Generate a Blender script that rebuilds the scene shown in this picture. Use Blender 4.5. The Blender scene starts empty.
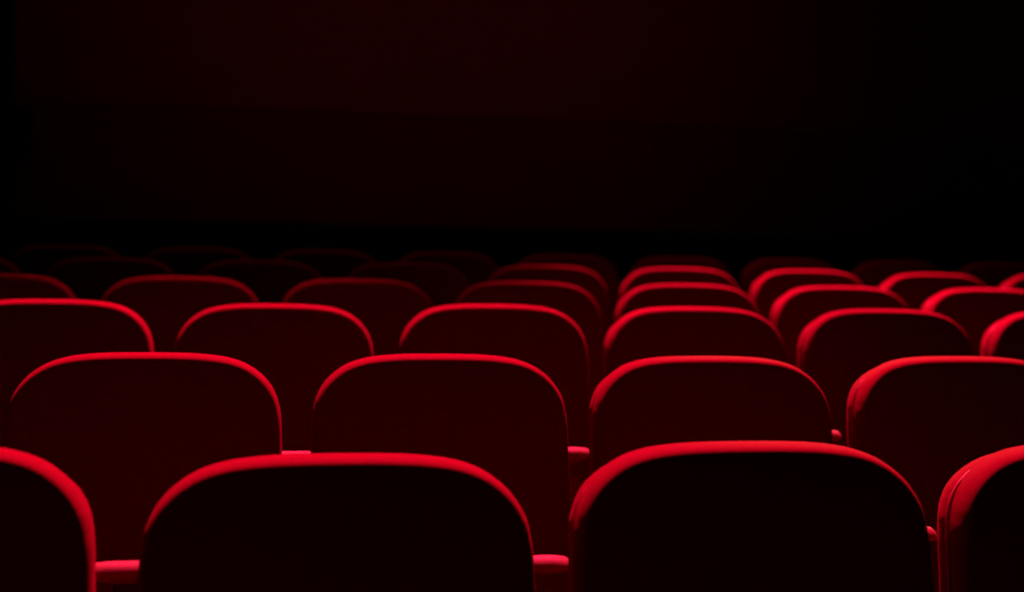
import bpy, bmesh, math, random
from mathutils import Vector, Matrix
random.seed(4)
S = bpy.context.scene
COL = S.collection
# ------------------------------------------------------------------ frame of the hall
TH, PH, PITCH_S, ROW_D = 0.1859, 0.0975, 0.5637, 0.9224
P0 = Vector((0.3345, 1.8387, 0))
U = Vector((math.cos(TH), math.sin(TH), 0)); N = Vector((-math.sin(TH), math.cos(TH), 0))
SLOPE = 0.0737 / (ROW_D * math.cos(PH + TH))           # the floor climbs gently away from the camera
SEAT_H = 0.95
CAM_Z = SEAT_H + 0.2138
def W(u, n, z): return P0 + U * u + N * n + Vector((0, 0, z))
# ------------------------------------------------------------------ camera
F = 1343.1; PI_, RO = 0.0094, 0.0148
cd = bpy.data.cameras.new('camera'); cam = bpy.data.objects.new('camera', cd); COL.objects.link(cam); S.camera = cam
cd.sensor_width = 36; cd.lens = 36 * F / 1024; cd.clip_end = 100
up = Vector((0, math.sin(PI_), math.cos(PI_))); fw = Vector((0, math.cos(PI_), -math.sin(PI_))); rt = Vector((1, 0, 0))
r2 = rt * math.cos(RO) + up * math.sin(RO); u2 = up * math.cos(RO) - rt * math.sin(RO)
m = Matrix((r2, u2, -fw)).transposed().to_4x4(); m.translation = Vector((0, 0, CAM_Z)); cam.matrix_world = m
cd.dof.use_dof = True; cd.dof.focus_distance = 2.25; cd.dof.aperture_fstop = 2.4
# ------------------------------------------------------------------ world and exposure
w = bpy.data.worlds.new('world'); S.world = w; w.use_nodes = True
w.node_tree.nodes['Background'].inputs[0].default_value = (0.02, 0.0, 0.001, 1); w.node_tree.nodes['Background'].inputs[1].default_value = 0.02
S.view_settings.view_transform = 'Standard'; S.view_settings.look = 'None'; S.view_settings.gamma = 1
S.view_settings.exposure = 0.0; S.view_settings.use_curve_mapping = False
# ------------------------------------------------------------------ lamps of the hall and added fill lights (all out of frame)
def spot(name, pos, aim, power, angle, colour, blend=1.0, rad=0.10):
    l = bpy.data.lights.new(name, 'SPOT'); l.energy = power; l.spot_size = math.radians(angle); l.spot_blend = blend
    l.color = colour; l.shadow_soft_size = rad
    o = bpy.data.objects.new(name, l); COL.objects.link(o); o.location = pos
    o.rotation_euler = (Vector(aim) - Vector(pos)).to_track_quat('-Z', 'Y').to_euler(); return o
RED = (1.0, 0.02, 0.12)
spot('red_spotlight', W(1.3, 6.2, 12.0), W(-0.98, 0.31, 0.95), 49000, 21.2, RED, 0.5)
spot('red_spotlight', W(1.0, 8.2, 11.5), W(1.68, 2.58, 1.2), 70000, 17, RED)
spot('far_rows_fill_light', W(0.9, 9.5, 12.0), W(0.8, 3.0, 1.2), 1300, 38, RED)  # added broad fill, puts faint rims on the far rows
spot('warm_aisle_light', W(2.2, 5.8, 3.9), W(0.42, 0.40, 0.85), 1000, 9, (0.9, 0.50, 0.25), 0.5, 0.05)
spot('wall_wash_light', W(0.6, 5.0, 5.6), W(0.9, 11.0, 3.6), 34, 80, RED, 1.0, 0.3)
spot('rear_fill_light', W(-3.0, -4.5, 4.6), W(-1.7, 0.6, 0.7), 26, 38, RED, 1.0, 0.6)  # invented fill behind the camera, lifts the dark seat backs
# ------------------------------------------------------------------ materials
def mat(name, col, rough=0.8, sheen=0.0, spec=0.3, noise=0.0, nscale=300, bump=0.0, bscale=600):
    m = bpy.data.materials.new(name); m.use_nodes = True; nt = m.node_tree; b = nt.nodes['Principled BSDF']
    b.inputs['Base Color'].default_value = (*col, 1); b.inputs['Roughness'].default_value = rough
    b.inputs['Specular IOR Level'].default_value = spec
    if sheen:
        b.inputs['Sheen Weight'].default_value = sheen; b.inputs['Sheen Roughness'].default_value = 0.45
        b.inputs['Sheen Tint'].default_value = (1, .04, .12, 1)
    tc = nt.nodes.new('ShaderNodeTexCoord')
    if noise:
        n = nt.nodes.new('ShaderNodeTexNoise'); n.inputs['Scale'].default_value = nscale; n.inputs['Detail'].default_value = 4
        nt.links.new(tc.outputs['Object'], n.inputs['Vector'])
        mx = nt.nodes.new('ShaderNodeMix'); mx.data_type = 'RGBA'
        mx.inputs[6].default_value = (*[c * (1 - noise) for c in col], 1); mx.inputs[7].default_value = (*[min(1, c * (1 + noise)) for c in col], 1)
        nt.links.new(n.outputs['Fac'], mx.inputs[0]); nt.links.new(mx.outputs[2], b.inputs['Base Color'])
    if bump:
        n2 = nt.nodes.new('ShaderNodeTexNoise'); n2.inputs['Scale'].default_value = bscale; n2.inputs['Detail'].default_value = 3
        nt.links.new(tc.outputs['Object'], n2.inputs['Vector'])
        bp = nt.nodes.new('ShaderNodeBump'); bp.inputs['Strength'].default_value = bump; bp.inputs['Distance'].default_value = 0.001
        nt.links.new(n2.outputs['Fac'], bp.inputs['Height']); nt.links.new(bp.outputs['Normal'], b.inputs['Normal'])
    return m
M = dict(
    velvet=mat('red_velvet', (0.13, 0.001, 0.014), 0.9, 0.07, 0.03, 0.12, 60, 0.5, 700),
    piping=mat('red_piping', (0.22, 0.09, 0.06), 0.5, 0.1, 0.4),
    core=mat('black_shell', (0.012, 0.008, 0.008), 0.6, 0, 0.2),
    metal=mat('dark_painted_metal', (0.02, 0.015, 0.015), 0.5, 0, 0.4),
    arm=mat('varnished_wood', (0.20, 0.11, 0.04), 0.7, 0, 0.4, 0.15, 25),
    armside=mat('stand_panel', (0.10, 0.005, 0.01), 0.8, 0, 0.2),
    floor=mat('dark_carpet', (0.025, 0.003, 0.004), 0.95, 0, 0.1, 0.3, 80, 0.6, 300),
    wall_up=mat('deep_red_wall', (0.35, 0.012, 0.02), 0.9, 0, 0.1, 0.12, 3),
    wall_low=mat('dark_red_dado', (0.25, 0.007, 0.012), 0.9, 0, 0.1, 0.15, 3),
    black=mat('black_paint', (0.006, 0.004, 0.005), 0.9, 0, 0.1),
    speaker=mat('black_speaker_cloth', (0.006, 0.006, 0.007), 0.9, 0, 0.1),
)
# ------------------------------------------------------------------ mesh helpers
def obj(name, bm, material, parent=None, smooth=True):
    bmesh.ops.recalc_face_normals(bm, faces=bm.faces)
    me = bpy.data.meshes.new(name); bm.to_mesh(me); bm.free(); me.materials.append(material)
    if smooth:
        for p in me.polygons: p.use_smooth = True
        me.set_sharp_from_angle(angle=math.radians(50))
    o = bpy.data.objects.new(name, me); COL.objects.link(o)
    if parent: o.parent = parent
    return o
def add_box(bm, lo, hi, bev=0.0, f=lambda v: v):
    b = bmesh.new(); bmesh.ops.create_cube(b, size=1)
    for v in b.verts: v.co = Vector([lo[i] + (v.co[i] + .5) * (hi[i] - lo[i]) for i in range(3)])
    if bev: bmesh.ops.bevel(b, geom=b.edges[:], offset=bev, segments=3, profile=.5, affect='EDGES')
    for v in b.verts: v.co = f(v.co)
    t = bpy.data.meshes.new('t'); b.to_mesh(t); b.free(); bm.from_mesh(t); bpy.data.meshes.remove(t)
def box(lo, hi, bev=0.0, f=lambda v: v):
    bm = bmesh.new(); add_box(bm, lo, hi, bev, f); return bm
def loft(rings, cap0=True, cap1=True):
    bm = bmesh.new(); R = [[bm.verts.new(p) for p in r] for r in rings]; n = len(R[0])
    for a, b in zip(R, R[1:]):
        for i in range(n): bm.faces.new((a[i], a[(i + 1) % n], b[(i + 1) % n], b[i]))
    for flag, r in ((cap0, R[0]), (cap1, R[-1])):
        if flag:
            c = Vector(); 
            for v in r: c += v.co
            cv = bm.verts.new(c / n)
            for i in range(n): bm.faces.new((r[i], r[(i + 1) % n], cv))
    return bm
# half outline of a backrest: x, drop below the crown
HALF = [(0, 0), (.06, .0006), (.105, .003), (.145, .0085), (.178, .019), (.204, .035), (.224, .055), (.237, .077), (.2445, .1), (.2485, .13),
        (.2503, .18), (.2518, .25), (.2525, .33), (.2525, .42)]
BOT = [(.25, .462), (.228, .488), (.19, .5), (.1, .503), (0, .503)]
def catmull(P, k):
    out = []
    for i in range(len(P) - 1):
        a = P[max(i - 1, 0)] if i else (-P[1][0], P[1][1]); b, c = P[i], P[i + 1]; d = P[min(i + 2, len(P) - 1)]
        for j in range(k):
            t = j / k
            out.append(tuple(.5 * (2 * b[q] + (c[q] - a[q]) * t + (2 * a[q] - 5 * b[q] + 4 * c[q] - d[q]) * t * t + (3 * b[q] - a[q] - 3 * c[q] + d[q]) * t ** 3) for q in (0, 1)))
    out.append(P[-1]); return out
def outline(top=0.0, wide=0.0, ripple=0.0):
    h = catmull(HALF + BOT, 6)
    h = [(x * (1 + (wide + .004) / .25), z) for x, z in h]
    pts = [Vector((x, -z)) for x, z in h] + [Vector((-x, -z)) for x, z in h[-2:0:-1]]
    for i, p in enumerate(pts): pts[i] = Vector((p.x, p.y - top * math.exp(-(p.y / .06) ** 2)))
    n = len(pts); nor = []
    for i in range(n):
        t = pts[(i + 1) % n] - pts[i - 1]; nor.append(Vector((-t.y, t.x)).normalized())      # clockwise loop: outward normal
    return pts, nor
def lean(drop): return -0.10 * (1 - math.exp(-max(drop, 0) / .35))
def ring(pts, nor, inset, y, scale=1.0, ripple=None):
    c = Vector((0, -.25)); out = []
    for i, (p, q) in enumerate(zip(pts, nor)):
        d = inset + (ripple(p, i) if ripple else 0)
        r = p - q * d; r = c + (r - c) * scale
        out.append(Vector((r.x, y + lean(-r.y), r.y)))
    return out
def corner_weight(p):                                   # gathers of cloth sit at the two upper corners
    d = -p.y; return math.exp(-((d - .10) / .05) ** 2) * min(1, max(0, (abs(p.x) - .17) / .05))
GATHER = [random.uniform(-1, 1) * random.choice((0, .3, 1)) for _ in range(97)]
GATHER = [(GATHER[i - 1] + 2 * GATHER[i] + GATHER[(i + 1) % 97]) / 2.6 for i in range(97)]
def make_back_panel():
    pts, nor = outline(); r = .0115; R = [ring(pts, nor, .003, .042), ring(pts, nor, 0, .040), ring(pts, nor, 0, .030)]
    for k in range(1, 9):
        a = math.pi / 2 * k / 8
        rp = (lambda p, i, a=a: .0008 * corner_weight(p) * GATHER[i % 97] * math.cos(a) ** .5)
        R.append(ring(pts, nor, r * (1 - math.cos(a)), (.030 - .030 * math.sin(a)), 1, rp))
    for s in (.97, .9, .8, .65, .5, .3, .12): R.append(ring(pts, nor, r, -.006 * (1 - s ** 3), s))
    return loft(R)
def make_cushion():
    pts, nor = outline(top=.011, wide=-.004); R = []
    rp0 = lambda p, i: .0012 * corner_weight(p) * GATHER[(i + 31) % 97]
    for s in (.3, .7, .95): R.append(ring(pts, nor, .016, .054, s))
    for k in range(5):
        a = math.pi / 2 * (1 - k / 4); R.append(ring(pts, nor, .006 * (1 - math.cos(a)), .060 - .004 * math.sin(a), 1, rp0))
    R.append(ring(pts, nor, -.001, .070, 1, rp0))
    for k in range(8):
        a = math.pi / 2 * k / 7; R.append(ring(pts, nor, .034 * (1 - math.cos(a)), .076 + .030 * math.sin(a), 1, rp0 if k < 2 else None))
    for s in (.93, .8, .6, .4, .15): R.append(ring(pts, nor, .034, .106 + .01 * (1 - s ** 2), s))
    return loft(R)
def tube(path, rad, closed=True, seg=8):
    rings = []; n = len(path)
    for i, p in enumerate(path):
        t = (path[(i + 1) % n] - path[i - 1]).normalized(); a = Vector((0, 1, 0)); b = t.cross(a).normalized(); a = b.cross(t).normalized()
        rings.append([p + (a * math.cos(2 * math.pi * k / seg) + b * math.sin(2 * math.pi * k / seg)) * rad for k in range(seg)])
    if closed: rings.append([v.copy() for v in rings[0]])
    bm = loft(rings, not closed, not closed); bmesh.ops.remove_doubles(bm, verts=bm.verts, dist=1e-6); return bm
def make_piping():
    pts, nor = outline(top=.011, wide=-.004); return tube(ring(pts, nor, .001, .0555), .0028)
def make_core():
    pts, nor = outline(); return loft([ring(pts, nor, .014, .030, .9), ring(pts, nor, .012, .030), ring(pts, nor, .012, .056), ring(pts, nor, .014, .056, .9)])
def tag(o, label, cat, group=None):
    o['label'] = label; o['category'] = cat
    if group: o['group'] = group
def shift(bm, v): bmesh.ops.translate(bm, verts=bm.verts, vec=v); return bm
def make_seat():
    t = bpy.data.objects.new('cinema_seat', None); COL.objects.link(t); t.empty_display_size = .2
    up_ = Vector((0, 0, SEAT_H))
    obj('back_panel', shift(make_back_panel(), up_), M['velvet'], t)
    c = obj('back_cushion', shift(make_cushion(), up_), M['velvet'], t)
    obj('piping', shift(make_piping(), up_), M['piping'], c)
    obj('back_frame', shift(make_core(), up_), M['core'], t)
    # seat cushion, tipped up against the back as an empty tip-up seat is
    bm = box((-.19, 0, 0), (.19, .09, .33), .028)
    a = math.radians(-12)
    for v in bm.verts:
        v.co.y += .016 * (1 - (v.co.x / .19) ** 2) * (v.co.y > .045)
        v.co = Matrix.Rotation(a, 3, 'X') @ v.co + Vector((0, .05, .36))
    obj('seat_cushion', bm, M['velvet'], t)
    bm = box((-.205, -.065, .36), (.205, .075, .395), .006)
    add_box(bm, (-.045, -.045, .02), (.045, .035, .37), .008); add_box(bm, (-.05, -.08, .36), (.05, -.02, .56), .006)
    obj('under_frame', bm, M['metal'], t, False)
    bm = box((-.11, -.10, -.012), (.11, .10, .02), .006, lambda v: Vector((v.x, v.y, v.z + v.y * SLOPE)))
    obj('foot_plate', bm, M['metal'], t, False)
    return t
ARM_Z = .757
def make_arm():
    t = bpy.data.objects.new('armrest', None); COL.objects.link(t); t.empty_display_size = .2
    prof = [(0, -.013), (.001, -.010), (.004, -.006), (.008, -.002), (.014, 0), (.028, -.001), (.06, -.010), (.12, -.025), (.2, -.044), (.27, -.062), (.30, -.071), (.312, -.080)]
    rings = []
    for y, z in prof:
        zb = min(z - .004, -.018 - y * .24); hw = .050 if 0 < y < .3 else .047
        sec = [(-hw, zb), (-hw, z - .006), (-hw * .9, z - .002), (-hw * .5, z), (hw * .5, z), (hw * .9, z - .002), (hw, z - .006), (hw, zb)]
        rings.append([Vector((x, y, ARM_Z + q)) for x, q in sec])
    obj('arm_pad', loft(rings), M['arm'], t)
    bm = box((-.030, .012, .03), (.030, .26, ARM_Z - .065), .005, lambda v: v + Vector((0, 0, 0)) if v.z < .5 else Vector((v.x, v.y, v.z - (v.y - .03) * .2)))
    obj('side_panel', bm, M['armside'], t)
    obj('foot_plate', box((-.03, -.02, -.012), (.03, .30, .035), .005, lambda v: Vector((v.x, v.y, v.z + v.y * SLOPE))), M['metal'], t, False)
    return t
def dup(root):
    r = root.copy(); COL.objects.link(r)
    for ch in list(root.children):
        c = ch.copy(); COL.objects.link(c); c.parent = r
        for g in ch.children:
            d = g.copy(); COL.objects.link(d); d.parent = c
    return r
# ------------------------------------------------------------------ the setting
def struct(name, bm, m, smooth=False):
    o = obj(name, bm, m, None, smooth); o['kind'] = 'structure'; return o
WV = lambda v: W(v.x, v.y, v.z)
NW = 11.0; UL, UR, NB, ZC = -4.6, 8.6, -7.0, 12.6
bm = box((UL - .2, NB - .2, -.2), (UR + .2, NW + .2, 0), 0, lambda v: W(v.x, v.y, v.z + SLOPE * v.y)); struct('floor', bm, M['floor'])
struct('ceiling', box((UL - .2, NB - .2, ZC), (UR + .2, NW + .2, ZC + .2), 0, WV), M['black'])
struct('wall_left', box((UL - .2, NB - .2, -1), (UL, NW + .2, ZC), 0, WV), M['black'])
struct('wall_right', box((UR, NB - .2, -1), (UR + .2, NW + .2, ZC), 0, WV), M['black'])
struct('wall_back', box((UL, NB - .2, -1), (UR, NB, ZC), 0, WV), M['black'])
struct('wall_front', box((-2.86, NW, 2.75), (UR, NW + .2, ZC), 0, WV), M['wall_up'])
struct('wall_dado', box((-2.86, NW + .03, 0), (UR, NW + .2, 2.75), 0, WV), M['wall_low'])
struct('wall_pier', box((UL, NW - .25, 0), (-2.86, NW + .2, ZC), 0, WV), M['black'])
bm = box((UL, NW - 1.6, 0), (UR, NW + .02, 1.58), 0, WV); add_box(bm, (UL, NW - 1.66, 1.58), (UR, NW + .02, 1.63), .01, WV)
struct('trim_stage', bm, M['black'])
# loudspeaker on the pier
sp = bpy.data.objects.new('loudspeaker', None); COL.objects.link(sp); sp.location = W(-2.98, NW - .25, 2.17); sp.rotation_euler = (0, 0, TH)
tag(sp, 'black box loudspeaker mounted on the dark pier at the left end of the front wall', 'loudspeaker')
obj('cabinet', box((-.32, -.34, 0), (.32, 0, .46), .012), M['speaker'], sp, False)
bm = bmesh.new()
for x, z, r in ((-.14, .20, .13), (.17, .22, .09)):
    pr = [(r, -.342), (r, -.352), (r * .9, -.354), (r * .85, -.344), (r * .3, -.338), (r * .25, -.346), (.002, -.352)]
    b = loft([[Vector((x + q * math.cos(k * math.pi / 12), y, z + q * math.sin(k * math.pi / 12))) for k in range(24)] for q, y in pr])
    t_ = bpy.data.meshes.new('t'); b.to_mesh(t_); b.free(); bm.from_mesh(t_)
obj('speaker_cone', bm, M['metal'], sp)
# ------------------------------------------------------------------ rows of seats
ROWS = ['nearest row', 'second row', 'third row', 'fourth row', 'fifth row', 'sixth row', 'seventh row']
ORD = ['first', 'second', 'third', 'fourth', 'fifth', 'sixth', 'seventh', 'eighth', 'ninth', 'tenth', 'eleventh', 'twelfth']
LOOK = [['red velvet cinema seat with a bright red rim'] * 4,
        ['rounded red cinema seat with a glowing top edge'] * 4,
        ['red upholstered seat with a lit curved top'] * 6, ['dark red seat back'] * 9, ['blurred dark red seat back'] * 10, ['dim blurred seat back'] * 12, ['barely visible far seat back'] * 14]
# small real irregularities of the installed rows: row -> {col: (sideways, height)}
ROWJIT = {0: (.001, 0), 1: (-.007, -.003), 2: (-.008, .009), 3: (.002, 0), 4: (0, -.006), 5: (.025, -.015), 6: (.03, -.015)}
JIT = {(0, -2): (.006, .003), (0, 1): (-.014, -.007), (0, -1): (.002, -.014), (0, 0): (0, -.002), (2, -2): (-.007, -.005), (2, -1): (.003, .001), (4, -3): (-.01, 0), (4, 2): (.005, -.006), (1, 0): (-.002, -.002)}
seat0, arm0 = make_seat(), make_arm(); s_used = a_used = False
VIS = {0: (-2, 1), 1: (-2, 1), 2: (-3, 2), 3: (-4, 2), 4: (-5, 3), 5: (-6, 4), 6: (-7, 4)}
for r in range(6):
    lo, hi = VIS[r]; n = hi - lo + 1
    for c in range(lo, hi + 1):
        p = P0 + U * (c * PITCH_S) + Vector((math.sin(PH), math.cos(PH), 0)) * (r * ROW_D)
        jx, jz = JIT.get((r, c), (0, 0)); rx, rz = ROWJIT[r]
        p = p + U * (jx + rx); z = .0737 * r
        o = dup(seat0) if s_used else seat0; s_used = True
        o.location = (p.x, p.y, z); o.rotation_euler = (0, 0, TH); o.scale = (1, 1, 1 + (jz + rz) / SEAT_H)
        i = c - lo; where = ('leftmost' if i == 0 else 'rightmost' if i == n - 1 else (ORD[i] + ' from left'))
        tag(o, '%s, %s in the %s' % (LOOK[r][0], where, ROWS[r]), 'seat', 'cinema seats in the ' + ROWS[r])
        if c < hi and r < 2:
            q = p + U * (PITCH_S / 2)
            a = dup(arm0) if a_used else arm0; a_used = True
            a.location = (q.x, q.y, z) ; a.location += N * .105; a.location.z += SLOPE * .105; a.rotation_euler = (0, 0, TH)
            rise = {(0, -2): 1.021, (0, -1): 1.014, (0, 0): 1.057, (1, -2): .97, (1, -1): .975, (1, 0): 1.02}.get((r, c), 1)
            a.scale = (1, 1, rise)
            tag(a, 'narrow armrest between the %s and %s seats from the left in the %s' % (ORD[i], ORD[i + 1], ROWS[r]), 'armrest', 'armrests in the ' + ROWS[r])
